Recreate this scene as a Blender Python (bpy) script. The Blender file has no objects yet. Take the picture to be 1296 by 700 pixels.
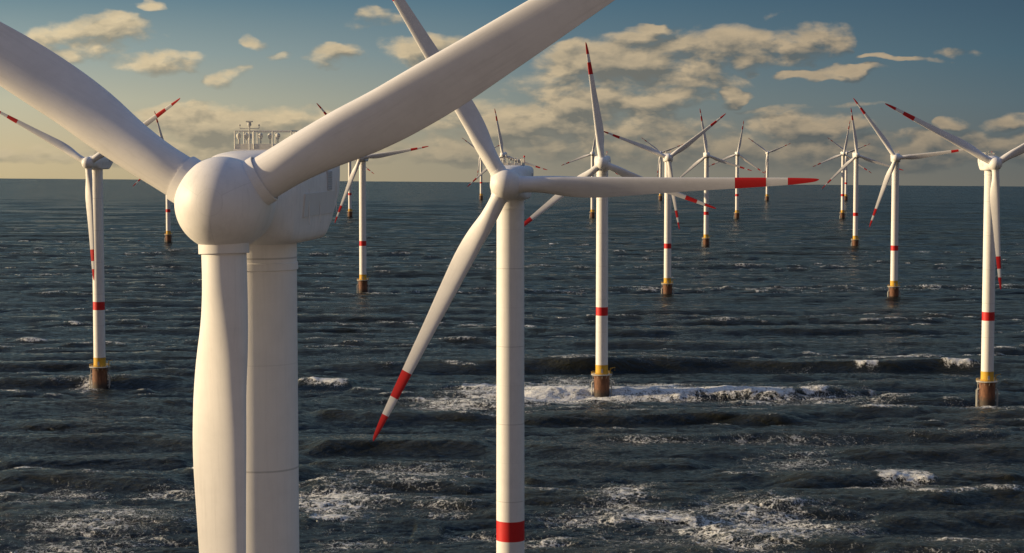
import bpy, bmesh, math, random
import numpy as np
from mathutils import Matrix, Vector, Euler

R = math.radians
rng = np.random.default_rng(11)
random.seed(5)
sc = bpy.context.scene
col = sc.collection

# ------------------------------------------------------------------ camera
F = 2450.0                      # focal length in pixels of a 1296 px wide frame
CAM_H = 126.8
PITCH = math.atan((350 - 190) / F)
cam_d = bpy.data.cameras.new('camera'); cam = bpy.data.objects.new('camera', cam_d); col.objects.link(cam)
cam.location = (0, 0, CAM_H); cam.rotation_euler = (math.pi/2 - PITCH, 0, 0)
cam_d.sensor_width = 36; cam_d.lens = F / 1296 * 36
cam_d.clip_start = 0.5; cam_d.clip_end = 60000
sc.camera = cam
sc.view_settings.view_transform = 'Standard'; sc.view_settings.look = 'None'; sc.view_settings.exposure = 0

def ray(px, py):
    x = (px - 648) / F; y = (350 - py) / F
    return np.array([x, math.cos(PITCH) + y*math.sin(PITCH), -math.sin(PITCH) + y*math.cos(PITCH)])
def ground(px, py, z=0.0):
    d = ray(px, py); t = (z - CAM_H) / d[2]
    return d[0]*t, d[1]*t
def at_depth(px, py, Y):
    d = ray(px, py); t = Y / d[1]
    return d[0]*t, Y

# ------------------------------------------------------------------ helpers
def tag(o, label=None, cat=None, group=None, kind=None):
    if label: o['label'] = label
    if cat: o['category'] = cat
    if group: o['group'] = group
    if kind: o['kind'] = kind
    return o
def link(name, me, parent=None):
    o = bpy.data.objects.new(name, me); col.objects.link(o)
    if parent: o.parent = parent
    return o
def mesh_of(name, bm, mats, smooth=True, angle=40):
    me = bpy.data.meshes.new(name); bm.normal_update(); bm.to_mesh(me); bm.free()
    for m in (mats if isinstance(mats, (list, tuple)) else [mats]): me.materials.append(m)
    if smooth:
        me.shade_smooth()
        try: me.set_sharp_from_angle(angle=R(angle))
        except Exception: pass
    return me
def lathe(bm, prof, n=64, mi=0, centre=(0, 0), cap=True):
    rings = []
    for r, z in prof:
        rings.append([bm.verts.new((centre[0]+r*math.cos(2*math.pi*k/n), centre[1]+r*math.sin(2*math.pi*k/n), z)) for k in range(n)])
    for i in range(len(rings)-1):
        m = mi[i] if isinstance(mi, (list, tuple)) else mi
        for k in range(n):
            f = bm.faces.new((rings[i][k], rings[i][(k+1) % n], rings[i+1][(k+1) % n], rings[i+1][k])); f.material_index = m
    if cap:
        for rg, rev in ((rings[0], True), (rings[-1], False)):
            f = bm.faces.new(list(reversed(rg)) if rev else rg)
            f.material_index = mi[0 if rev else -1] if isinstance(mi, (list, tuple)) else mi
def tube(bm, a, b, r, n=8, r2=None):
    a = Vector(a); b = Vector(b); d = (b-a); L = d.length
    q = d.to_track_quat('Z', 'Y').to_matrix().to_4x4()
    bmesh.ops.create_cone(bm, cap_ends=True, segments=n, radius1=r, radius2=r if r2 is None else r2, depth=L,
                          matrix=Matrix.Translation((a+b)/2) @ q)
def box(bm, c, s, rot=None):
    m = Matrix.Translation(c)
    if rot is not None: m = m @ rot
    m = m @ Matrix.Diagonal((s[0], s[1], s[2], 1))
    bmesh.ops.create_cube(bm, size=1, matrix=m)
def sphere(bm, c, r, n=12):
    bmesh.ops.create_uvsphere(bm, u_segments=n, v_segments=max(6, n//2), radius=r, matrix=Matrix.Translation(c))
def smooth_interp(x, xs, ys):
    # monotone-ish cubic hermite
    xs = np.array(xs, float); ys = np.array(ys, float)
    d = np.diff(ys)/np.diff(xs); m = np.zeros(len(xs)); m[0] = d[0]; m[-1] = d[-1]
    for i in range(1, len(xs)-1):
        m[i] = 0 if d[i-1]*d[i] <= 0 else 2*d[i-1]*d[i]/(d[i-1]+d[i])
    i = np.clip(np.searchsorted(xs, x) - 1, 0, len(xs)-2)
    h = xs[i+1]-xs[i]; t = (x-xs[i])/h
    return (2*t**3-3*t**2+1)*ys[i]+(t**3-2*t**2+t)*h*m[i]+(-2*t**3+3*t**2)*ys[i+1]+(t**3-t**2)*h*m[i+1]

# ------------------------------------------------------------------ node helpers
class NT:
    def __init__(s, nt): s.nt = nt; s.n = nt.nodes; s.l = nt.links
    def new(s, t, **k):
        nd = s.n.new(t)
        for a, b in k.items(): setattr(nd, a, b)
        return nd
    def put(s, sock, v):
        if v is None: return
        if isinstance(v, bpy.types.NodeSocket): s.l.new(v, sock)
        elif isinstance(v, (tuple, list)) and len(v) == 3 and sock.type == 'RGBA': sock.default_value = (*v, 1)
        else: sock.default_value = v
    def math(s, op, a, b=None, c=None, clamp=False):
        nd = s.new('ShaderNodeMath', operation=op, use_clamp=clamp)
        for i, v in enumerate((a, b, c)): s.put(nd.inputs[i], v)
        return nd.outputs[0]
    def vmath(s, op, a, b=None, scale=None):
        nd = s.new('ShaderNodeVectorMath', operation=op)
        s.put(nd.inputs[0], a)
        if b is not None: s.put(nd.inputs[1], b)
        if scale is not None: s.put(nd.inputs['Scale'], scale)
        return nd.outputs['Value'] if op in ('DOT_PRODUCT', 'LENGTH', 'DISTANCE') else nd.outputs[0]
    def mix(s, f, a, b):
        nd = s.new('ShaderNodeMix', data_type='RGBA', clamp_factor=True)
        s.put(nd.inputs[0], f); s.put(nd.inputs[6], a); s.put(nd.inputs[7], b)
        return nd.outputs[2]
    def mapr(s, v, a, b, c=0.0, d=1.0, smooth=False):
        nd = s.new('ShaderNodeMapRange', interpolation_type='SMOOTHSTEP' if smooth else 'LINEAR', clamp=True)
        for i, q in enumerate((v, a, b, c, d)): s.put(nd.inputs[i], q)
        return nd.outputs[0]
    def noise(s, vec, scale, detail=4, rough=.55, dist=0, lac=2.0):
        nd = s.new('ShaderNodeTexNoise'); s.put(nd.inputs['Vector'], vec); s.put(nd.inputs['Scale'], scale)
        nd.inputs['Detail'].default_value = detail; nd.inputs['Roughness'].default_value = rough
        nd.inputs['Distortion'].default_value = dist; nd.inputs['Lacunarity'].default_value = lac
        return nd.outputs['Fac']
    def comb(s, x, y, z):
        nd = s.new('ShaderNodeCombineXYZ')
        for i, v in enumerate((x, y, z)): s.put(nd.inputs[i], v)
        return nd.outputs[0]
    def sep(s, v):
        nd = s.new('ShaderNodeSeparateXYZ'); s.put(nd.inputs[0], v); return nd.outputs
    def ramp(s, f, stops, interp='EASE'):
        nd = s.new('ShaderNodeValToRGB'); cr = nd.color_ramp; cr.interpolation = interp
        while len(cr.elements) < len(stops): cr.elements.new(0.5)
        for e, (p, c) in zip(cr.elements, stops): e.position = p; e.color = (*c, 1)
        s.put(nd.inputs[0], f); return nd.outputs[0]
def lin(*c):
    return tuple((v/255/12.92 if v/255 <= .04045 else ((v/255+.055)/1.055)**2.4) for v in c)

def material(name):
    m = bpy.data.materials.new(name); m.use_nodes = True
    t = NT(m.node_tree); b = m.node_tree.nodes['Principled BSDF']
    return m, t, b

def paint(name, base, rough=.38, dirt=.10, seams=False, scale=.5, streak=True, spin=False):
    m, t, b = material(name)
    tc = t.new('ShaderNodeTexCoord'); ob = tc.outputs['Object']
    n1 = t.noise(ob, scale, 5, .6)
    mp = t.new('ShaderNodeMapping'); t.put(mp.inputs[0], ob); mp.inputs['Scale'].default_value = (2.2, 2.2, .12)
    n2 = t.noise(mp.outputs[0], 1.3, 5, .65)
    f = t.math('ADD', t.mapr(n1, .4, .75, 0, .6), t.mapr(n2, .5, .8, 0, .7) if streak else 0.0)
    f = t.math('MULTIPLY', f, dirt, clamp=True)
    c = t.mix(f, base, tuple(v*.45+.02 for v in base))
    if seams:
        z = t.sep(ob)[2]
        for per, off, w, dk in ((17.0, .8, .045, .42), (8.5, .8, .03, .13)):
            ph = t.math('ABSOLUTE', t.math('SUBTRACT', t.math('PINGPONG', t.math('ADD', z, off), per/2), 0))
            ln = t.mapr(ph, w, w*2.2, dk, 0)
            c = t.mix(ln, c, tuple(v*.3 for v in base))
    if spin:      # joints between the spinner shells
        sx, sy, sz = t.sep(ob)
        an = t.math('ARCTAN2', sx, sz)
        ph = t.math('PINGPONG', t.math('ADD', an, math.pi/3), math.pi/3)
        rad = t.vmath('LENGTH', t.comb(sx, 0.0, sz))
        l1 = t.math('MULTIPLY', t.mapr(t.math('MULTIPLY', ph, rad), .012, .035, .16, 0), t.mapr(rad, .9, 1.0))
        l2 = t.mapr(t.math('ABSOLUTE', t.math('SUBTRACT', rad, .95)), .012, .035, .10, 0)
        l3 = t.mapr(t.math('ABSOLUTE', t.math('SUBTRACT', sy, .7)), .012, .035, .22, 0)
        c = t.mix(t.math('MAXIMUM', l1, t.math('MAXIMUM', l2, l3)), c, tuple(v*.3 for v in base))
    t.put(b.inputs['Base Color'], c)
    t.put(b.inputs['Roughness'], t.mapr(n1, .3, .7, rough+.08, rough+.22))
    b.inputs['Specular IOR Level'].default_value = .38
    bp = t.new('ShaderNodeBump'); bp.inputs['Strength'].default_value = .03; bp.inputs['Distance'].default_value = .03
    t.put(bp.inputs['Height'], t.noise(ob, 6, 3)); t.put(b.inputs['Normal'], bp.outputs[0])
    return m

M_white = paint('white_gelcoat', (.80, .775, .755), .36, .30)
M_tower = paint('white_tower_paint', (.80, .775, .75), .42, .22, seams=True)
M_red = paint('signal_red_paint', (.60, .012, .014), .40, .22)
M_yellow = paint('transition_yellow_paint', (.66, .38, .035), .5, .35, scale=1.2)
M_steel = paint('galvanised_steel', (.50, .49, .45), .5, .5, scale=2)
M_grey = paint('vent_grey', (.50, .50, .51), .55, .3)
M_panel = paint('panel_grey', (.68, .66, .64), .5, .2)
M_spin = paint('spinner_shell', (.80, .775, .755), .38, .30, spin=True)
M_nac = paint('nacelle_shell', (.78, .75, .73), .42, .34)
# rusty monopile
M_rust, t, b = material('rusty_pile')
tc = t.new('ShaderNodeTexCoord'); ob = tc.outputs['Object']; z = t.sep(ob)[2]
mp = t.new('ShaderNodeMapping'); t.put(mp.inputs[0], ob); mp.inputs['Scale'].default_value = (1, 1, .25)
c = t.ramp(t.noise(mp.outputs[0], .9, 7, .7, .6), [(.28, (.055, .026, .016)), (.5, (.17, .070, .034)), (.7, (.27, .125, .06)), (.85, (.33, .20, .12))], 'LINEAR')
c = t.mix(t.mapr(t.math('ADD', z, t.mapr(t.noise(ob, .8, 4), 0, 1, -2, 2)), 1.0, 4.0, .85, 0), c, (.03, .03, .026))
t.put(b.inputs['Base Color'], c); b.inputs['Roughness'].default_value = .75
bp = t.new('ShaderNodeBump'); bp.inputs['Strength'].default_value = .5; bp.inputs['Distance'].default_value = .1
t.put(bp.inputs['Height'], t.noise(ob, 3, 5)); t.put(b.inputs['Normal'], bp.outputs[0])

# ------------------------------------------------------------------ turbine meshes
HUB = 120.0; OVER = 11.0; RAD = 62.0
def tower_mesh(hub):
    bm = bmesh.new()
    def rr(z): return 3.12 + (2.98-3.12)*(z-16)/(hub-4-16)
    b0, b1 = 41.6 + (hub-HUB)*.4, 46.0 + (hub-HUB)*.4
    zs = [16.0] + list(np.linspace(17, b0-.6, 5)) + [b0, b0+.01, b1-.01, b1] + list(np.linspace(b1+1, hub-5.6, 8))
    prof = [(rr(z), z) for z in zs]; mi = []
    for a, c_ in zip(zs[:-1], zs[1:]): mi.append(1 if a >= b0-1e-6 and c_ <= b1+1e-6 else 0)
    prof += [(rr(hub-5.6)+.10, hub-5.55), (rr(hub)+.10, hub-5.0), (rr(hub)+.02, hub-4.95), (rr(hub)+.02, hub-3.45)]; mi += [0]*4
    lathe(bm, prof, 96, mi)
    return mesh_of('tower', bm, [M_tower, M_red], angle=30)
def transition_mesh():
    bm = bmesh.new()
    lathe(bm, [(3.45, 11.2), (3.45, 11.7), (3.2, 11.75), (3.16, 15.7), (3.3, 15.75), (3.3, 16.02)], 72)
    return mesh_of('transition_piece', bm, M_yellow, angle=30)
def door_mesh():
    bm = bmesh.new(); box(bm, (0, -3.24, 12.95), (1.0, .16, 2.1)); box(bm, (0, -3.34, 12.1), (1.3, .5, .12))
    return mesh_of('door', bm, M_grey, smooth=False)
def pile_mesh():
    bm = bmesh.new()
    lathe(bm, [(4.05, -14), (4.05, 10.3), (4.25, 10.35), (4.25, 10.78)], 72)
    return mesh_of('monopile', bm, M_rust, angle=30)
def platform_mesh():
    bm = bmesh.new()
    lathe(bm, [(3.5, 10.8), (5.45, 10.8), (5.5, 10.85), (5.5, 11.15), (5.45, 11.18), (3.5, 11.18)], 48, cap=False)
    for k in range(12):
        a = 2*math.pi*k/12
        tube(bm, (4.1*math.cos(a), 4.1*math.sin(a), 9.3), (5.3*math.cos(a), 5.3*math.sin(a), 10.8), .09)
    return mesh_of('work_platform', bm, M_steel, angle=30)
def ring(bm, r, z, w, n=32):
    pts = [(r*math.cos(2*math.pi*k/n), r*math.sin(2*math.pi*k/n), z) for k in range(n)]
    for k in range(n): tube(bm, pts[k], pts[(k+1) % n], w, 6)
def railing_mesh():
    bm = bmesh.new()
    for z_ in (11.7, 12.3): ring(bm, 5.4, z_, .05)
    for k in range(16):
        a = 2*math.pi*k/16; x, y = 5.4*math.cos(a), 5.4*math.sin(a)
        tube(bm, (x, y, 11.15), (x, y, 12.3), .055)
    return mesh_of('railing', bm, M_yellow_rail, angle=30)
def crane_mesh():
    bm = bmesh.new()
    tube(bm, (4.5, 1.2, 11.1), (4.5, 1.2, 14.2), .2, 12); tube(bm, (4.5, 1.2, 14.0), (6.9, .2, 14.6), .13, 8)
    tube(bm, (4.5, 1.2, 12.8), (5.6, .74, 14.25), .07, 8); tube(bm, (6.8, .25, 14.6), (6.8, .25, 13.2), .025, 5)
    box(bm, (6.8, .25, 13.1), (.2, .2, .3))
    return mesh_of('davit_crane', bm, M_yellow)
def landing_mesh(s):
    bm = bmesh.new()
    for y in (-1.0, 1.0):
        tube(bm, (s*5.15, y, -4), (s*5.15, y, 6.6), .24, 12); tube(bm, (s*5.15, y, 6.6), (s*4.1, y, 7.4), .24, 12)
        for z_ in (1.2, 4.6): tube(bm, (s*5.15, y, z_), (s*4.0, y, z_), .15, 8)
    for y in (-.3, .3): tube(bm, (s*4.85, y, -2), (s*4.85, y, 11.0), .06, 6)
    for k in range(28): tube(bm, (s*4.85, -.3, -1.5+k*.44), (s*4.85, .3, -1.5+k*.44), .035, 5)
    return mesh_of('boat_landing', bm, M_steel)
M_yellow_rail = paint('railing_yellow_paint', (.55, .36, .08), .5, .5, scale=2)
M_steel_w = paint('pale_weathered_steel', (.66, .63, .56), .55, .5, scale=2)

def superring(hw, z0, z1, y, n=64, p=5.0, hwb=None, pt=None):
    # rounded section: arched roof (exponent pt), squarer belly (p) narrowing to hwb
    out = []; pt = p if pt is None else pt
    zc = (z0+z1)/2; hz = (z1-z0)/2
    for k in range(n):
        a = 2*math.pi*k/n; c, s = math.cos(a), math.sin(a); e = pt if s > 0 else p
        rr = (abs(c)**e+abs(s)**e)**(-1/e)
        x, zz = rr*c, rr*s
        w = hw
        if hwb is not None and zz < 0.05:
            w = hw + (hwb-hw)*min(1, (0.05-zz)/1.0)
        out.append((x*w, y, zc+zz*hz))
    return out
def nacelle_mesh():
    bm = bmesh.new(); n = 96
    P = [(2.35, -2.35, 2.35, -7.9, 2, None, 2), (2.95, -2.95, 2.95, -7.85, 2, None, 2), (3.05, -3.05, 3.05, -6.9, 2, None, 2), (3.15, -3.15, 3.2, -6.3, 2.2, None, 2.1),
         (3.45, -3.4, 3.5, -5.2, 3.4, None, 2.3), (3.85, -3.42, 3.75, -3.9, 7, 3.7, 2.8), (3.87, -3.42, 3.76, -3.86, 7, 3.7, 2.8),
         (4.1, -3.45, 3.9, -2.6, 10, 3.8, 3.6), (4.2, -3.45, 3.98, 0, 12, 3.9, 4), (4.2, -3.45, 4.0, 4, 12, 3.9, 4),
         (4.2, -3.42, 4.0, 7.4, 12, 3.9, 4.2), (4.2, -3.3, 4.0, 7.9, 12, 3.9, 4.5), (4.2, -2.5, 3.98, 9.2, 12, 3.95, 4.5), (4.18, -1.2, 3.95, 10.7, 12, 4.0, 5), (4.15, -.15, 3.85, 11.8, 12, 4.05, 5),
         (4.05, .1, 3.78, 12.1, 8, 3.95, 5), (3.8, .3, 3.5, 12.25, 7, 3.7, 5)]
    secs = [superring(hw, z0, z1, y, n, p, hb, pt) for (hw, z0, z1, y, p, hb, pt) in P]
    rings = [[bm.verts.new(p) for p in s] for s in secs]
    for i in range(len(rings)-1):
        for k in range(n): bm.faces.new((rings[i][k], rings[i+1][k], rings[i+1][(k+1) % n], rings[i][(k+1) % n]))
    bm.faces.new(rings[0]); bm.faces.new(list(reversed(rings[-1])))
    bmesh.ops.recalc_face_normals(bm, faces=bm.faces[:])
    # panel joints running round the shell
    for y in (-.4, 3.6, 10.0):
        z0 = -3.43 if y < 8 else -2.0
        for sx in (-1, 1): box(bm, (sx*4.2, y, (z0+.6)/2+.9), (.05, .07, 2.9))
    return mesh_of('nacelle', bm, M_nac, angle=35)
def side_panel_mesh(s):
    bm = bmesh.new()
    # long shallow panel on the flank, leaning in with the shell
    def prism(y0, y1, x0, z0, x1, z1, th):
        v = [bm.verts.new((s*(x+dx), y, z)) for y in (y0, y1) for (x, z, dx) in ((x0, z0, -.3), (x0, z0, th), (x1, z1, th), (x1, z1, -.3))]
        for q in ((0, 1, 2, 3), (7, 6, 5, 4), (0, 4, 5, 1), (1, 5, 6, 2), (2, 6, 7, 3), (3, 7, 4, 0)): bm.faces.new([v[i] for i in q])
    prism(-1.9, 9.2, 4.06, -1.3, 4.21, .55, .05)
    bmesh.ops.recalc_face_normals(bm, faces=bm.faces[:])
    return mesh_of('side_panel', bm, M_panel, smooth=False)
def vent_mesh(s):
    bm = bmesh.new()
    box(bm, (s*4.17, 7.2, 1.45), (.2, 1.7, 1.6))
    for k in range(8): box(bm, (s*4.275, 7.2, .78+k*.19), (.04, 1.6, .08), Matrix.Rotation(s*R(30), 4, 'Y'))
    return mesh_of('vent', bm, M_grey, smooth=False)
def deck_mesh():
    bm = bmesh.new(); box(bm, (0, 5.2, 4.02), (4.9, 7.6, .14))
    return mesh_of('hoist_deck', bm, M_panel, smooth=False)
def deckrail_mesh():
    bm = bmesh.new(); hw, y0, y1, z0 = 2.35, 1.5, 8.9, 4.05
    P = [(-hw, y0), (hw, y0), (hw, y1), (-hw, y1)]
    for i in range(4):
        a, b_ = P[i], P[(i+1) % 4]; L = math.dist(a, b_); n = max(2, round(L/1.6))
        tube(bm, (*a, z0+1.5), (*b_, z0+1.5), .05, 8)
        box(bm, ((a[0]+b_[0])/2, (a[1]+b_[1])/2, z0+.24), (abs(a[0]-b_[0])+.04, abs(a[1]-b_[1])+.04, .42))
        for k in range(n):
            x = a[0]+(b_[0]-a[0])*k/n; y = a[1]+(b_[1]-a[1])*k/n
            tube(bm, (x, y, z0), (x, y, z0+1.5), .06, 8)
    return mesh_of('deck_railing', bm, M_steel_w, smooth=False)
def lamp_mesh():
    bm = bmesh.new()
    tube(bm, (0, 0, 0), (0, 0, .95), .05, 8); tube(bm, (0, 0, .80), (0, 0, 1.0), .10, 12, r2=.19); sphere(bm, (0, 0, 1.1), .2, 14)
    return mesh_of('beacon_post', bm, M_steel_w)
def mast_mesh():
    bm = bmesh.new()
    tube(bm, (-1.0, 1.0, 3.9), (-1.0, 1.0, 6.25), .06, 8); box(bm, (-1.0, 1.0, 6.3), (.5, .3, .10))
    tube(bm, (-1.0, 1.0, 6.0), (-1.0, 1.0, 6.25), .14, 10); sphere(bm, (-1.0, 1.0, 6.05), .17, 12)
    tube(bm, (-1.8, 1.0, 5.75), (-.2, 1.0, 5.75), .03, 6)
    for x in (-1.8, -.2): tube(bm, (x, 1.0, 5.75), (x, 1.0, 5.95), .03, 6); sphere(bm, (x, 1.0, 6.0), .08, 8)
    return mesh_of('weather_mast', bm, M_steel)
def light_mesh():
    bm = bmesh.new(); tube(bm, (2.3, 8.9, 4.0), (2.3, 8.9, 5.7), .07, 8); lathe(bm, [(.14, 5.7), (.18, 5.75), (.18, 6.0), (.08, 6.1)], 12, centre=(2.3, 8.9))
    return mesh_of('warning_light', bm, M_red)

def spinner_mesh(s=1.0):
    bm = bmesh.new(); n = 72
    # body of revolution about local Y, nose towards -Y
    r = 3.35*s
    prof = []
    for k in range(0, 19):
        a = math.pi/2*k/18
        prof.append((r*math.sin(a), -1.05*r*math.cos(a) - .1))
    prof += [(r, .6), (r*.985, 1.6), (r*.93, 2.5), (r*.925, 3.02)]
    rings = []
    for (q, y) in prof[1:]:
        rings.append([bm.verts.new((q*math.cos(2*math.pi*k/n), y, q*math.sin(2*math.pi*k/n))) for k in range(n)])
    tip = bm.verts.new((0, prof[0][1], 0))
    for k in range(n): bm.faces.new((tip, rings[0][k], rings[0][(k+1) % n]))
    for i in range(len(rings)-1):
        for k in range(n): bm.faces.new((rings[i][k], rings[i+1][k], rings[i+1][(k+1) % n], rings[i][(k+1) % n]))
    bm.faces.new(rings[-1])
    bmesh.ops.recalc_face_normals(bm, faces=bm.faces[:])
    return mesh_of('spinner', bm, M_spin, angle=35)
def collar_mesh(s=1.0):
    bm = bmesh.new()
    lathe(bm, [(1.80*s, 1.6), (1.80*s, 3.50), (1.785*s, 3.55), (1.73*s, 3.56), (1.73*s, 3.4)], 56)
    return mesh_of('blade_collar', bm, M_white, angle=30)
def blade_mesh():
    bm = bmesh.new(); N = 56
    rs = sorted(set([round(v, 3) for v in list(np.linspace(2.6, 5, 4)) + list(np.linspace(5.6, 45.57, 46)) +
         [RAD*.735, RAD*.834, RAD*.902] + list(np.linspace(46.4, 60.6, 18)) + [61.0, 61.4, 61.7, 61.88, 61.96, 62.0]]))
    sr = [2.6, 5, 8, 12, 17, 24, 34, 45.5, 51.7, 56, 60, 61.4, 62]
    ch = [3.42, 3.42, 3.7, 4.3, 4.45, 3.98, 3.1, 2.3, 1.85, 1.5, .95, .6, .16]
    th = [3.42, 3.40, 3.0, 2.25, 1.55, 1.08, .72, .46, .34, .26, .15, .09, .03]
    rings = []
    for r in rs:
        c = float(smooth_interp(r, sr, ch)); tk = float(smooth_interp(r, sr, th))
        bl = float(smooth_interp(r, [2.6, 5, 15, 22, 62], [1, 1, .12, 0, 0]))   # 1 = round root
        ax = .5*bl + .30*(1-bl)
        tw = R(float(smooth_interp(r, [2.6, 6, 12, 20, 40, 62], [16, 16, 14, 9, 3, 0])))
        pre = -2.2*(max(0, (r-10)/52))**2
        ring_ = []
        for k in range(N):
            a = 2*math.pi*k/N; xc = (1-math.cos(a))/2; s = 1 if math.sin(a) >= 0 else -1
            yc = .5*math.sin(a)*tk
            x_ = min(max(xc, 0), 1)
            ya = 5*(.2969*math.sqrt(x_)-.126*x_-.3516*x_*x_+.2843*x_**3-.1036*x_**4)*s*tk
            ya = ya*(1.15 if s > 0 else .85) + s*.012*(x_)
            y = yc*bl + ya*(1-bl)
            X = (xc-ax)*c
            # trailing edge (+X) leans downwind (+Y)
            ring_.append(bm.verts.new((X*math.cos(tw) - y*math.sin(tw), X*math.sin(tw) + y*math.cos(tw) + pre, r)))
        rings.append(ring_)
    b0, b1, b2 = [round(v, 3) for v in (RAD*.735, RAD*.834, RAD*.902)]
    for i in range(len(rings)-1):
        red = (rs[i] >= b0-1e-6 and rs[i+1] <= b1+1e-6) or rs[i] >= b2-1e-6
        for k in range(N):
            f = bm.faces.new((rings[i][k], rings[i][(k+1) % N], rings[i+1][(k+1) % N], rings[i+1][k])); f.material_index = 1 if red else 0
    f = bm.faces.new(rings[-1]); f.material_index = 1
    bm.faces.new(list(reversed(rings[0])))
    bmesh.ops.recalc_face_normals(bm, faces=bm.faces[:])
    return mesh_of('blade', bm, [M_white, M_red], angle=60)

ME = dict(transition_piece=transition_mesh(), door=door_mesh(), monopile=pile_mesh(), platform=platform_mesh(), railing=railing_mesh(),
          crane=crane_mesh(), land_a=landing_mesh(-1), land_b=landing_mesh(1), nacelle=nacelle_mesh(), sp_a=side_panel_mesh(-1), sp_b=side_panel_mesh(1),
          vent_a=vent_mesh(-1), vent_b=vent_mesh(1), deck=deck_mesh(), deckrail=deckrail_mesh(), lamp=lamp_mesh(), mast=mast_mesh(), light=light_mesh(),
          spinner=spinner_mesh(), collar=collar_mesh(), blade=blade_mesh(), tower=tower_mesh(HUB))
GROUP = 'wind turbines of the offshore wind farm'
def turbine(x, y, yaw, angles, label, hub=HUB, over=OVER, bscale=(1, 1, 1), spin=1.0, bw=1.0):
    """yaw: degrees the rotor is turned to the left of straight towards -Y; angles: blade directions seen from -Y"""
    root = bpy.data.objects.new('wind_turbine', None); col.objects.link(root); root.empty_display_size = 10
    root.location = (x, y, 0); tag(root, label, 'wind turbine', GROUP)
    link('tower', ME['tower'] if hub == HUB else tower_mesh(hub), root)
    tp = link('transition_piece', ME['transition_piece'], root)
    link('door', ME['door'], tp)
    link('monopile', ME['monopile'], root)
    pf = link('work_platform', ME['platform'], root); link('railing', ME['railing'], pf); link('davit_crane', ME['crane'], pf)
    link('boat_landing', ME['land_a'], root); link('boat_landing', ME['land_b'], root)
    Y = Matrix.Rotation(-R(yaw), 4, 'Z')
    Nm = Matrix.Translation((0, 0, hub)) @ Y
    nc = link('nacelle', ME['nacelle'], root); nc.matrix_local = Nm
    for nm, k in (('side_panel', 'sp_a'), ('side_panel', 'sp_b'), ('vent', 'vent_a'), ('vent', 'vent_b'), ('hoist_deck', 'deck'), ('deck_railing', 'deckrail'),
                  ('weather_mast', 'mast'), ('warning_light', 'light')):
        link(nm, ME[k], nc)
    for (lx, ly) in ((-2.1, 1.8), (-1.5, 2.0), (-.3, 1.9), (.4, 2.2), (1.1, 2.0), (2.0, 4.2), (-2.0, 5.0)):
        o = link('beacon_post', ME['lamp'], nc); o.location = (lx, ly, 4.08)
    Rm = Nm @ Matrix.Translation((0, -over, 0)) @ Matrix.Rotation(-R(3), 4, 'X')
    sp = link('spinner', ME['spinner'], root); sp.matrix_local = Rm @ Matrix.Diagonal((spin, spin, spin, 1))
    for i, a in enumerate(angles):
        B = Rm @ Matrix.Rotation(R(90-a), 4, 'Y')
        co = link('blade_collar', ME['collar'], sp); co.matrix_local = Matrix.Rotation(R(90-a), 4, 'Y')
        bl = link('blade', ME['blade'], root)
        bl.matrix_local = B @ Matrix.Diagonal((bw, bw, bscale[i], 1))
    return root

def G(px, py): return ground(px, py)
T = []
x, y = at_depth(330, 500, 155.7)
turbine(x, y, 6.8, (30.8, 149.0, 271.9), 'nearest wind turbine with a huge round nose, its three blades filling the left', hub=122.8, spin=1.05, bw=.98)
x, y = at_depth(646, 400, 420.6)
turbine(x, y, 5, (1, 121, 243), 'second nearest wind turbine, with one level blade and tower cut off by the bottom edge', bscale=(1.055, 1.0, .985), hub=119.5)
x, y = G(761.5, 500.5)
turbine(x, y, 3, (98, 218.5, 338.5), 'wind turbine standing in the long strip of white foam, one blade nearly straight up')
x, y = G(126.6, 490)
turbine(x, y, 12, (33, 152, 274.5), 'leftmost wind turbine, one blade hanging down in front of its tower')
x, y = G(1249, 510)
turbine(x, y, 2.5, (32, 151.5, 272.5), 'rightmost wind turbine, one blade hanging down beside its tower', hub=HUB)
x, y = G(459.5, 370)
turbine(x, y, 5, (9.5, 129, 249), 'wind turbine whose tower rises from the sea under the long blade of the nearest turbine')
x, y = G(844.7, 375)
turbine(x, y, 3, (38, 158, 279), 'wind turbine behind the level blade, one blade hanging down just right of its tower')
x, y = G(1131.3, 379)
turbine(x, y, 10, (7.5, 125.5, 250), 'turbine between the right cluster and the rightmost turbine, one blade pointing right')
x, y = G(893.6, 312)
turbine(x, y, 4, (99, 221, 341), 'distant turbine just right of the one behind the level blade, one blade nearly upright')
x, y = G(1082.4, 314)
turbine(x, y, 5, (98, 224, 342), 'distant wind turbine in the right cluster, larger one of the overlapping pair')
x, y = G(213.3, 307)
turbine(x, y, 5, (104, 224, 344), 'distant wind turbine whose hub is hidden behind the left blade of the nearest turbine')
x, y = at_depth(637, 260, 2546)
turbine(x, y, 4, (100, 222, 342), 'distant turbine hidden behind the tower with the level blade, only its blades showing')
x, y = G(932.6, 277)
turbine(x, y, 4, (80, 204, 324), 'small distant turbine with one blade up, crossed by the red band of the level blade')
x, y = G(749.7, 276)
turbine(x, y, 4, (81, 201, 321), 'small distant turbine just left of the tower standing in the foam strip')
x, y = G(1066.3, 277)
turbine(x, y, 4, (80, 203, 325), 'small distant turbine in the right cluster, left one of the overlapping pair')
x, y = G(443, 275)
turbine(x, y, 4, (82, 202, 322), 'small distant turbine seen between the nearest nacelle and the next tower to the right')
x, y = G(970.8, 254)
turbine(x, y, 3, (23, 143, 263), 'tiny far turbine alone beyond the tip of the level blade, blades in a Y shape')
x, y = G(835.8, 253.5)
turbine(x, y, 3, (21, 142, 262), 'tiny far turbine just left of the one behind the level blade')
x, y = G(609, 253)
turbine(x, y, 3, (22, 142, 262), 'tiny far turbine left of the hub of the large turbine')
x, y = G(1070.5, 254)
turbine(x, y, 3, (22, 142, 262), 'tiniest far turbine in the right cluster, almost hidden behind the overlapping pair')

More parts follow.
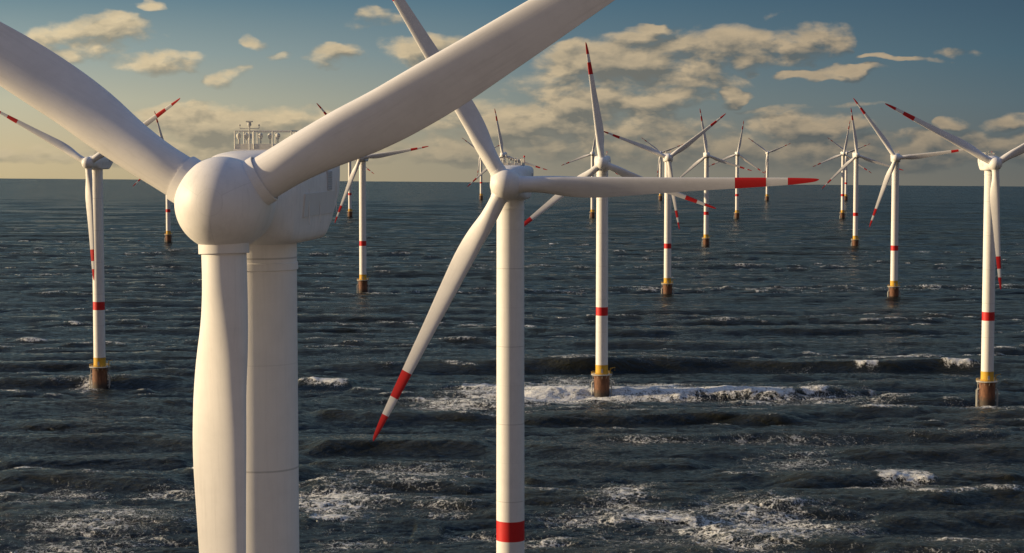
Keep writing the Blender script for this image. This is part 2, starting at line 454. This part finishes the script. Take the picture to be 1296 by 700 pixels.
# ------------------------------------------------------------------ sea
def spectrum_tile(N, L, lo, hi, spread, direction, rms, seed, peak):
    g = np.random.default_rng(seed)
    k = np.fft.fftfreq(N, L/N)*2*np.pi
    kx, ky = np.meshgrid(k, k, indexing='xy'); kk = np.hypot(kx, ky); kk[0, 0] = 1e-6
    lam = 2*np.pi/kk
    kp = 2*np.pi/peak
    S = kk**-4*np.exp(-(kp/kk)**2*1.1)
    c = (kx*direction[0]+ky*direction[1])/kk
    D = np.abs(c)**spread
    D = np.where(c < 0, D*.02, D)
    S = S*D*(lam > lo)*(lam < hi); S[0, 0] = 0
    amp = np.sqrt(S)*(g.standard_normal((N, N))+1j*g.standard_normal((N, N)))
    h = np.fft.ifft2(amp); s = rms/np.real(h).std(); amp = amp*s
    h = np.real(np.fft.ifft2(amp))
    dx = np.real(np.fft.ifft2(1j*kx/kk*amp)); dy = np.real(np.fft.ifft2(1j*ky/kk*amp))
    return h, dx, dy
def sample(tile, L, X, Y):
    N = tile.shape[0]; u = (X/L*N) % N; v = (Y/L*N) % N
    i = np.floor(u).astype(int); j = np.floor(v).astype(int); fu = u-i; fv = v-j
    i0 = i % N; i1 = (i+1) % N; j0 = j % N; j1 = (j+1) % N
    return tile[j0, i0]*(1-fu)*(1-fv)+tile[j0, i1]*fu*(1-fv)+tile[j1, i0]*(1-fu)*fv+tile[j1, i1]*fu*fv
def sstep(a, b_, x):
    t_ = np.clip((x-a)/(b_-a), 0, 1); return t_*t_*(3-2*t_)

def build_sea():
    A = spectrum_tile(768, 2304, 30, 160, 60, (.05, -.998), 1.25, 3, 66)
    B = spectrum_tile(1024, 1024*.83, 7, 42, 10, (-.06, -.998), .58, 8, 24)
    C = spectrum_tile(1024, 377, 1.6, 8.5, 4.0, (.10, -.99), .13, 21, 6)
    inner = np.linspace(-17.5, 17.5, 1500)
    outer = 17.5+np.cumsum(np.linspace(.05, 1.6, 64)); 
    az = np.concatenate([-outer[::-1], inner, outer])*math.pi/180
    inv = np.linspace(1/5000., 1/520., 1250)
    near = 520*np.exp(-np.linspace(.004, 3.0, 120))
    rr = np.concatenate([near[::-1], (1/inv)[::-1], 5000*np.exp(np.linspace(.01, 1.35, 130))])
    AZ, RR = np.meshgrid(az, rr); X = RR*np.sin(AZ)/np.cos(np.clip(AZ, -1.0, 1.0))*1.0
    X = RR*np.tan(np.clip(AZ, -1.15, 1.15)); Yg = RR.copy()
    dist = np.hypot(X, Yg)
    wA = 1-.75*sstep(2600, 6000, dist); wB = 1-sstep(1800, 4600, dist); wC = 1-sstep(900, 2000, dist)
    # patchiness of the sea state
    patch = sample(A[0], 2304, X*.31+500, Yg*.31+90)/1.0
    Z = A[0]*0 if False else 0
    h = sample(A[0], 2304, X, Yg)*wA; hb = sample(B[0], 849.92, X, Yg)*wB*(1+.25*patch); hc = sample(C[0], 377, X, Yg)*wC
    dX = -(1.0*sample(A[1], 2304, X, Yg)*wA+.9*sample(B[1], 849.92, X, Yg)*wB+.7*sample(C[1], 377, X, Yg)*wC)
    dY = -(1.0*sample(A[2], 2304, X, Yg)*wA+.9*sample(B[2], 849.92, X, Yg)*wB+.7*sample(C[2], 377, X, Yg)*wC)
    foam = np.zeros_like(X); lace = np.zeros_like(X)
    # breaking ridges: (x0, x1, y pixel of crest, height m, [(foam x0, x1, amount)])
    ridges = [
        (378, 1330, 468, 3.2, [(478, 512, .8), (1080, 1122, 1.5), (1192, 1246, 1.6), (880, 930, .5)]),
        (-30, 250, 489, 2.4, [(52, 122, .8)]),
        (370, 452, 489, 2.0, [(374, 440, 1.5)]),
        (520, 1130, 500, 2.2, [(575, 1118, 1.6)]),
        (500, 680, 493, 1.0, [(580, 628, 1.3)]),
        (380, 625, 532, 2.3, []), (640, 1035, 536, 2.6, [(820, 845, .45)]),
        (0, 250, 545, 1.4, []), (380, 630, 573, 2.4, []), (655, 1020, 574, 2.0, []), (1060, 1330, 575, 2.3, []),
        (980, 1330, 613, 2.6, [(1094, 1202, 1.7)]), (800, 960, 622, 1.8, []), (660, 780, 610, 1.6, []),
        (760, 900, 661, 1.7, [(774, 892, 1.6)]), (380, 470, 657, 1.5, [(384, 452, 1.3)]), (520, 560, 676, 1.0, [(530, 570, .8)]),
        (0, 120, 640, 1.6, [(2, 50, .9)]), (-30, 250, 664, 1.5, []), (1100, 1330, 655, 1.8, []), (900, 1100, 690, 1.5, [(940, 1000, .4)]),
        (-20, 250, 590, 1.7, []), (-40, 260, 515, 1.7, []), (-40, 250, 563, 1.8, []), (-30, 250, 614, 1.8, []), (-40, 200, 466, 1.7, []), (380, 700, 514, 1.5, []), (700, 1330, 556, 1.6, []), (660, 900, 594, 1.8, []), (900, 1330, 636, 1.8, []), (640, 900, 640, 1.8, []), (380, 640, 597, 1.8, []), (380, 620, 645, 1.6, []), (-50, 1350, 421, 1.5, []), (-50, 700, 405, 1.4, []), (560, 1350, 396, 1.4, []), (-50, 1350, 380, 1.3, []), (650, 1296, 438, 1.5, []), (0, 620, 446, 1.5, []), (380, 640, 620, 1.4, []),
    ]
    gr = np.random.default_rng(4)
    crest_all = np.zeros_like(X)
    for (x0, x1, py, hh, fm) in ridges:
        xa, _ = ground(x0, py); xb, yc = ground(x1, py); xm = (xa+xb)/2; hw = (xb-xa)/2
        p1, p2, p3 = gr.uniform(0, 6.28, 3)
        yc2 = yc + hh*3 + 5*np.sin(X*.014+p1)+3.0*np.sin(X*.041+p2)+1.2*np.sin(X*.11+p3)
        t_ = Yg-yc2
        env = 1-sstep(.72, 1.08, np.abs(X-xm)/hw)
        w = np.where(t_ < 0, 7.5, 16.0)
        prof = np.exp(-(t_/w)**2)*1.15-.38*np.exp(-((t_+20)/13)**2)
        ampx = .95+.18*np.sin(X*.031+p3)
        # where a ridge stands, the background swell fades so that the ridge keeps its line
        h = h*(1-.65*env*np.exp(-(t_/38)**2)); hb = hb*(1-.35*env*np.exp(-(t_/20)**2))
        h = h+1.55*hh*env*prof*ampx
        dY = dY-hh*.9*env*np.exp(-((t_-0)/8.)**2)
        fs = min(1.0, max(.45, yc/1050))
        for (f0, f1, am) in fm:
            fa, _ = ground(f0, py); fb, _ = ground(f1, py); fmid = (fa+fb)/2; fh = (fb-fa)/2
            e = 1-sstep(.5, 1.15, np.abs(X-fmid)/fh+.15*np.sin(X*.23+p2)+.08*np.sin(X*.71+p1))
            jag = 1.6*np.sin(X*.35+p1)+1.2*np.sin(X*.83+p2)+2.2*np.sin(X*.12+p3)
            tj = t_+3.0*fs+jag*fs*.8
            foam = np.maximum(foam, am*e*np.where(tj < 0, np.exp(-(tj/(3.2*fs))**2), np.exp(-(tj/(5.2*fs))**2)))
            lace = np.maximum(lace, am*.5*e*np.where(t_ < 0, np.exp(-(t_/(9*fs))**2), np.exp(-(t_/(30*fs))**2)))
            h = h+.55*am*e*np.exp(-(tj/3.5)**2)*(.6+.4*np.sin(X*.5+p1))
    # lacy foam fields (cx, cy, rx, ry, amount)
    for (cx, cy, rx, ry, am) in [(690, 500, 130, 16, .92), (590, 512, 95, 12, .62), (800, 498, 120, 11, .8), (1000, 505, 150, 12, .5), (730, 484, 60, 8, .55), (1240, 515, 60, 8, .5),
                                 (790, 630, 50, 22, .62), (800, 655, 130, 16, .6), (960, 665, 150, 34, .66), (880, 690, 160, 20, .55), (1020, 590, 110, 22, .42), (1150, 620, 60, 12, .45),
                                 (430, 635, 90, 30, .64), (540, 605, 80, 18, .5), (560, 640, 70, 16, .46), (470, 600, 80, 14, .4), (600, 680, 60, 14, .45),
                                 (150, 665, 150, 30, .5), (60, 630, 90, 20, .42), (210, 625, 60, 14, .4), (90, 690, 120, 20, .5), (960, 560, 180, 10, .36), (830, 560, 80, 6, .36),
                                 (450, 688, 80, 14, .45), (1200, 690, 110, 18, .42), (1190, 548, 110, 12, .36), (1010, 470, 60, 5, .3), (850, 460, 90, 6, .3), (690, 690, 60, 16, .5),
                                 (763, 503, 14, 6, .9), (1249, 513, 16, 6, .8), (118, 490, 22, 5, .8)]:
        xa, yl = ground(cx, cy+ry); xb, yh = ground(cx, cy-ry); xr = rx/F*(yl+yh)/2
        ym = (yl+yh)/2; yr = abs(yh-yl)/2; xm = (xa+xb)/2
        q = ((X-xm)/xr)**2+((Yg-ym)/yr)**2
        lace = np.maximum(lace, am*np.exp(-q**1.0*.9))
    # sparse small whitecaps on the sharp crests
    hl = hb/.56
    cap = sstep(2.15, 3.0, hl+.35*patch+.3*h)*(dist > 620)*(dist < 3200)
    foam = np.maximum(foam, cap*.62); lace = np.maximum(lace, cap*.5)
    hz = h+hb+hc
    # earth-like fall-off so the sea meets the sky below eye level
    tcol = np.clip((X/Yg*F+648)/1296, -.3, 1.3)
    dip = (35.8+10.2*tcol)/F
    r0 = 5150.; s_ = 2*(CAM_H/dip-r0); a_ = dip/(2*s_)
    drop = a_*np.clip(Yg-r0, 0, None)**2
    Zf = hz-drop
    V = np.stack([X+dX, Yg+dY, Zf], -1).reshape(-1, 3).astype(np.float32)
    nr, ncx = X.shape
    idx = np.arange(nr*ncx).reshape(nr, ncx)
    q = np.stack([idx[:-1, :-1], idx[:-1, 1:], idx[1:, 1:], idx[1:, :-1]], -1).reshape(-1, 4).astype(np.int32)
    me = bpy.data.meshes.new('sea')
    me.vertices.add(len(V)); me.vertices.foreach_set('co', V.ravel())
    me.loops.add(q.size); me.loops.foreach_set('vertex_index', q.ravel())
    me.polygons.add(len(q)); me.polygons.foreach_set('loop_start', np.arange(0, q.size, 4, dtype=np.int32))
    me.update(calc_edges=True)
    me.shade_smooth()
    for nm, arr in (('foam', foam), ('lace', lace)):
        at = me.attributes.new(nm, 'FLOAT', 'POINT'); at.data.foreach_set('value', arr.ravel().astype(np.float32))
    o = bpy.data.objects.new('sea', me); col.objects.link(o); o['kind'] = 'structure'
    return o
sea = build_sea()

m, t, b = material('sea_water')
geo = t.new('ShaderNodeNewGeometry'); pos = geo.outputs['Position']; px_, py_, pz_ = t.sep(pos)
flat = t.comb(px_, py_, 0.0)
dist = t.vmath('LENGTH', flat)
def atr(nm):
    nd = t.new('ShaderNodeAttribute'); nd.attribute_name = nm; return nd.outputs['Fac']
foam, lace = atr('foam'), atr('lace')
st = t.comb(t.math('MULTIPLY', px_, .42), py_, 0.0)
st2 = t.comb(t.math('MULTIPLY', px_, .24), py_, 0.0)
n_small = t.noise(st, .55, 6, .62, .5)
n_mid = t.noise(st2, .09, 6, .6, .6)
n_far = t.noise(t.comb(t.math('MULTIPLY', px_, .16), py_, 0.0), .02, 5, .62, .3)
hgt = t.math('ADD', t.math('ADD', t.math('MULTIPLY', n_small, t.mapr(dist, 900, 2600, 1.5, .9)), t.math('MULTIPLY', n_mid, t.mapr(dist, 700, 3000, 1.8, 11.0))), t.math('MULTIPLY', n_far, t.mapr(dist, 1200, 4500, 0, 30.0)))
bp = t.new('ShaderNodeBump'); bp.inputs['Strength'].default_value = 1.0; bp.inputs['Distance'].default_value = 1.0
# foam mask
warp = t.noise(flat, .12, 3, .5)
wv = t.vmath('ADD', t.vmath('ADD', flat, t.comb(t.math('MULTIPLY', t.noise(flat, .6, 3), 5.0), t.math('MULTIPLY', t.noise(flat, .75, 3), 5.0), 0.0)), t.comb(t.math('MULTIPLY', warp, 14.0), t.math('MULTIPLY', t.noise(flat, .10, 3), 18.0), 0.0))
vor = t.new('ShaderNodeTexVoronoi', feature='DISTANCE_TO_EDGE'); t.put(vor.inputs['Vector'], t.comb(t.math('MULTIPLY', t.sep(wv)[0], .6), t.sep(wv)[1], 0.0)); vor.inputs['Scale'].default_value = .21
vor2 = t.new('ShaderNodeTexVoronoi', feature='DISTANCE_TO_EDGE'); t.put(vor2.inputs['Vector'], t.comb(t.math('MULTIPLY', t.sep(wv)[0], .7), t.sep(wv)[1], 0.0)); vor2.inputs['Scale'].default_value = .66
web = t.math('MAXIMUM', t.mapr(vor.outputs['Distance'], 0, .10, 1, 0), t.math('MULTIPLY', t.mapr(vor2.outputs['Distance'], 0, .13, 1, 0), .8))
brk = t.noise(flat, .9, 5, .7)
brk2 = t.noise(st, .07, 5, .65)
lval = t.math('ADD', t.math('MULTIPLY', web, .38), t.math('ADD', t.math('MULTIPLY', brk, .68), t.math('MULTIPLY', brk2, .75)))
lthr = t.mapr(lace, 0, 1, 1.22, .46)
lmask = t.math('MULTIPLY', t.mapr(t.math('SUBTRACT', lval, lthr), 0, .18, 0, 1), t.mapr(lace, .02, .2, 0, 1))
brk3 = t.noise(flat, .33, 5, .7)
fmask = t.mapr(t.math('SUBTRACT', t.math('ADD', t.math('MULTIPLY', t.mapr(brk, .3, .7), .5), t.math('ADD', t.math('MULTIPLY', t.mapr(brk3, .3, .7), .45), t.math('MULTIPLY', t.mapr(brk2, .3, .7), .25))), t.mapr(foam, 0, 1.3, 1.2, .30)), 0, .30, 0, 1)
fm = t.math('MAXIMUM', t.math('MULTIPLY', lmask, .95), fmask, clamp=True)
hgt2 = t.math('ADD', hgt, t.math('MULTIPLY', fm, t.math('MULTIPLY', brk, 1.6)))
t.put(bp.inputs['Height'], hgt2)
# water
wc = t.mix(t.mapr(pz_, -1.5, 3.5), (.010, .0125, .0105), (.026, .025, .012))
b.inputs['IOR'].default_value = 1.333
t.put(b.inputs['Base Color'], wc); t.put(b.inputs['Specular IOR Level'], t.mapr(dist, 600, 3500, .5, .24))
t.put(b.inputs['Roughness'], t.mapr(dist, 700, 5000, .08, .20))
t.put(b.inputs['Normal'], bp.outputs[0])
fb = t.new('ShaderNodeBsdfDiffuse'); t.put(fb.inputs['Color'], (.94, .94, .91)); t.put(fb.inputs['Normal'], bp.outputs[0])
ms = t.new('ShaderNodeMixShader'); t.put(ms.inputs[0], fm); t.l.new(b.outputs[0], ms.inputs[1]); t.l.new(fb.outputs[0], ms.inputs[2])
t.l.new(ms.outputs[0], m.node_tree.nodes['Material Output'].inputs['Surface'])
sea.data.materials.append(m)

# ------------------------------------------------------------------ sun
SUN_E, SUN_A = R(11.5), R(-2.0)       # elevation; azimuth offset from -X towards the camera side
S = Vector((-math.cos(SUN_E)*math.cos(SUN_A), -math.cos(SUN_E)*math.sin(SUN_A), math.sin(SUN_E)))
sd = bpy.data.lights.new('sun', 'SUN'); sd.energy = 6.2; sd.angle = R(.6); sd.color = (1, .775, .47)
so = bpy.data.objects.new('sun', sd); col.objects.link(so); so.rotation_euler = S.to_track_quat('Z', 'Y').to_euler(); so.location = (-300, 0, 400)

# ------------------------------------------------------------------ sky
w = bpy.data.worlds.new('World'); sc.world = w; w.use_nodes = True
t = NT(w.node_tree); bg = w.node_tree.nodes['Background']
sky = t.new('ShaderNodeTexSky', sky_type='NISHITA'); sky.sun_disc = False; sky.sun_elevation = SUN_E; sky.sun_rotation = math.pi*1.5 - SUN_A
sky.altitude = 100; sky.dust_density = 1.5
tc = t.new('ShaderNodeTexCoord'); d = t.vmath('NORMALIZE', tc.outputs['Generated']); dx, dy, dz = t.sep(d)
azn = t.math('ARCTAN2', dx, dy)                                  # 0 ahead, + right
u = t.math('MULTIPLY', azn, F)                                   # sky angle in 1/2450 rad units
v = t.math('MULTIPLY', t.math('ARCSINE', dz), F)                 # elevation, same units
E0, E1 = -50.0, 260.0
fe = t.mapr(v, E0, E1)
def st_(py): return (190-py-E0)/(E1-E0)
left = t.ramp(fe, [(st_(232), lin(196, 178, 138)), (st_(190), lin(200, 184, 148)), (st_(130), lin(190, 187, 162)), (st_(70), lin(154, 168, 163)), (st_(0), lin(108, 136, 147)), (st_(-65), lin(84, 112, 128))], 'LINEAR')
mid = t.ramp(fe, [(st_(232), lin(146, 139, 122)), (st_(190), lin(142, 138, 123)), (st_(130), lin(130, 139, 134)), (st_(70), lin(108, 129, 137)), (st_(0), lin(80, 112, 130)), (st_(-65), lin(64, 94, 114))], 'LINEAR')
right = t.ramp(fe, [(st_(235), lin(108, 108, 102)), (st_(190), lin(98, 105, 105)), (st_(130), lin(88, 106, 114)), (st_(70), lin(74, 100, 114)), (st_(0), lin(63, 88, 106)), (st_(-65), lin(48, 74, 96))], 'LINEAR')
base = t.mix(t.mapr(u, -620, 60), left, t.mix(t.mapr(u, -40, 640), mid, right))
# clouds: coverage ellipses in sky angles, broken up by fractal noise
CL = [(140, 48, 72, 26, 1.0), (195, 78, 60, 18, .9), (85, 74, 42, 14, .8), (188, 7, 22, 6, .7), (424, 73, 36, 14, .9), (354, 76, 18, 7, .6), (540, 66, 55, 18, 1.0), (478, 28, 34, 14, .6), (286, 97, 26, 12, .65), (322, 52, 14, 12, .4),
      (800, 88, 130, 30, 1.1), (900, 62, 130, 24, 1.0), (1022, 55, 42, 24, 1.1), (780, 130, 95, 34, 1.0), (700, 110, 60, 26, .8), (919, 121, 22, 12, .9), (1060, 95, 60, 7, .85), (1135, 77, 58, 4, .7), (970, 18, 14, 8, .5), (1210, 66, 22, 7, .5), (840, 40, 40, 8, .6),
      (265, 158, 80, 30, 1.2), (375, 160, 90, 24, 1.1), (60, 196, 120, 12, .7), (640, 160, 140, 26, .9), (820, 165, 120, 26, .9), (1025, 165, 70, 26, 1.1), (930, 190, 420, 24, 1.0), (1195, 154, 26, 9, 1.0), (1268, 158, 34, 13, 1.2), (1180, 186, 190, 22, 1.0), (450, 190, 420, 20, .75), (150, 196, 260, 12, .55), (1150, 205, 40, 5, .7), (1000, 138, 60, 5, .6), (1070, 131, 45, 4, .55), (1240, 190, 80, 12, .7)]
def cover(uu, vv):
    acc = None
    for (cx, cy, rx, ry, am) in CL:
        a = t.math('MULTIPLY_ADD', uu, 1/(rx*1.25), -(cx-648)/(rx*1.25)); e = t.math('MULTIPLY_ADD', vv, 1/(ry*1.3), -(190-cy)/(ry*1.3))
        q = t.math('ADD', t.math('MULTIPLY', a, a), t.math('MULTIPLY', e, e))
        q = t.math('MULTIPLY', t.math('SUBTRACT', 1.0, q, clamp=True), am)
        acc = q if acc is None else t.math('MAXIMUM', acc, q)
    return acc
# soften ellipse outlines by warping the coordinates
wn = t.new('ShaderNodeTexNoise'); t.put(wn.inputs['Vector'], t.comb(t.math('MULTIPLY', u, .011), t.math('MULTIPLY', v, .020), 3.1)); wn.inputs['Scale'].default_value = 1; wn.inputs['Detail'].default_value = 4
wr, wg, wb_ = t.sep(wn.outputs['Color'])
uw = t.math('ADD', u, t.mapr(wr, 0, 1, -60, 60)); vw = t.math('ADD', v, t.mapr(wg, 0, 1, -24, 24))
def density(du, dv, det):
    cv = cover(t.math('ADD', uw, du), t.math('ADD', vw, dv))
    uu = t.math('ADD', u, du); vv = t.math('ADD', v, dv)
    p = t.comb(t.math('MULTIPLY', uu, .0135), t.math('MULTIPLY', vv, .026), 7.7)
    n = t.noise(p, 1.0, det, .55, .15)
    # rounded billows
    vo = t.new('ShaderNodeTexVoronoi', feature='SMOOTH_F1'); t.put(vo.inputs['Vector'], t.comb(t.math('MULTIPLY', t.math('ADD', uu, t.math('MULTIPLY', n, 30.0)), .035), t.math('MULTIPLY', vv, .060), 1.0))
    vo.inputs['Scale'].default_value = 1.0; vo.inputs['Smoothness'].default_value = .35
    return t.math('ADD', t.math('ADD', t.math('MULTIPLY', cv, .62), t.math('MULTIPLY', t.math('SUBTRACT', n, .5), 1.95)), t.math('MULTIPLY', t.math('SUBTRACT', .45, vo.outputs['Distance']), .22)), cv
dens, cov = density(0.0, 0.0, 8)
dB, _ = density(-10.0, 11.0, 4)
cm = t.math('MULTIPLY', t.mapr(dens, -.02, .56, 0, 1, True), t.mapr(cov, 0, .25, 0, 1, True))
lit = t.mapr(t.math('MULTIPLY', t.math('SUBTRACT', dens, dB), 1.3), -.26, .30, 0, 1)
lit = t.math('MULTIPLY', lit, t.mapr(t.noise(t.comb(t.math('MULTIPLY', u, .022), t.math('MULTIPLY', v, .05), 2.2), 1.0, 5, .6), .3, .7, .62, 1.15), clamp=True)
thick = t.mapr(dens, .3, .85, 0, 1)
lf = t.mapr(u, -650, 450)
c_lit = t.mix(lf, lin(236, 214, 172), lin(190, 169, 138))
c_sh = t.mix(lf, lin(154, 147, 128), lin(88, 94, 95))
low = t.mapr(v, -20, 45, .42, 1)                              # low bank is flatter and greyer
ccol = t.mix(t.math('MULTIPLY', t.math('MULTIPLY', lit, low), t.mapr(thick, 0, 1, .95, .75)), c_sh, c_lit)
skyc = t.mix(t.math('MULTIPLY', cm, t.mapr(v, -42, 0, .5, .95)), base, ccol)
nish = t.vmath('MULTIPLY', t.vmath('SCALE', sky.outputs[0], scale=.135), (1.0, .975, .85))
nish = t.vmath('MULTIPLY', nish, t.mix(t.mapr(dz, .35, .8, 0, 1, True), (1, 1, 1), (1.1, 1.35, 2.1)))
hi = t.mapr(v, 230, 700, 0, 1, True)
back = t.ramp(t.mapr(v, -50, 1900), [(0, lin(128, 116, 106)), (.3, lin(136, 123, 114)), (.65, lin(114, 113, 120)), (1, lin(90, 104, 124))], 'LINEAR')   # unseen mauve sky behind the viewer, added to tint the ambient fill
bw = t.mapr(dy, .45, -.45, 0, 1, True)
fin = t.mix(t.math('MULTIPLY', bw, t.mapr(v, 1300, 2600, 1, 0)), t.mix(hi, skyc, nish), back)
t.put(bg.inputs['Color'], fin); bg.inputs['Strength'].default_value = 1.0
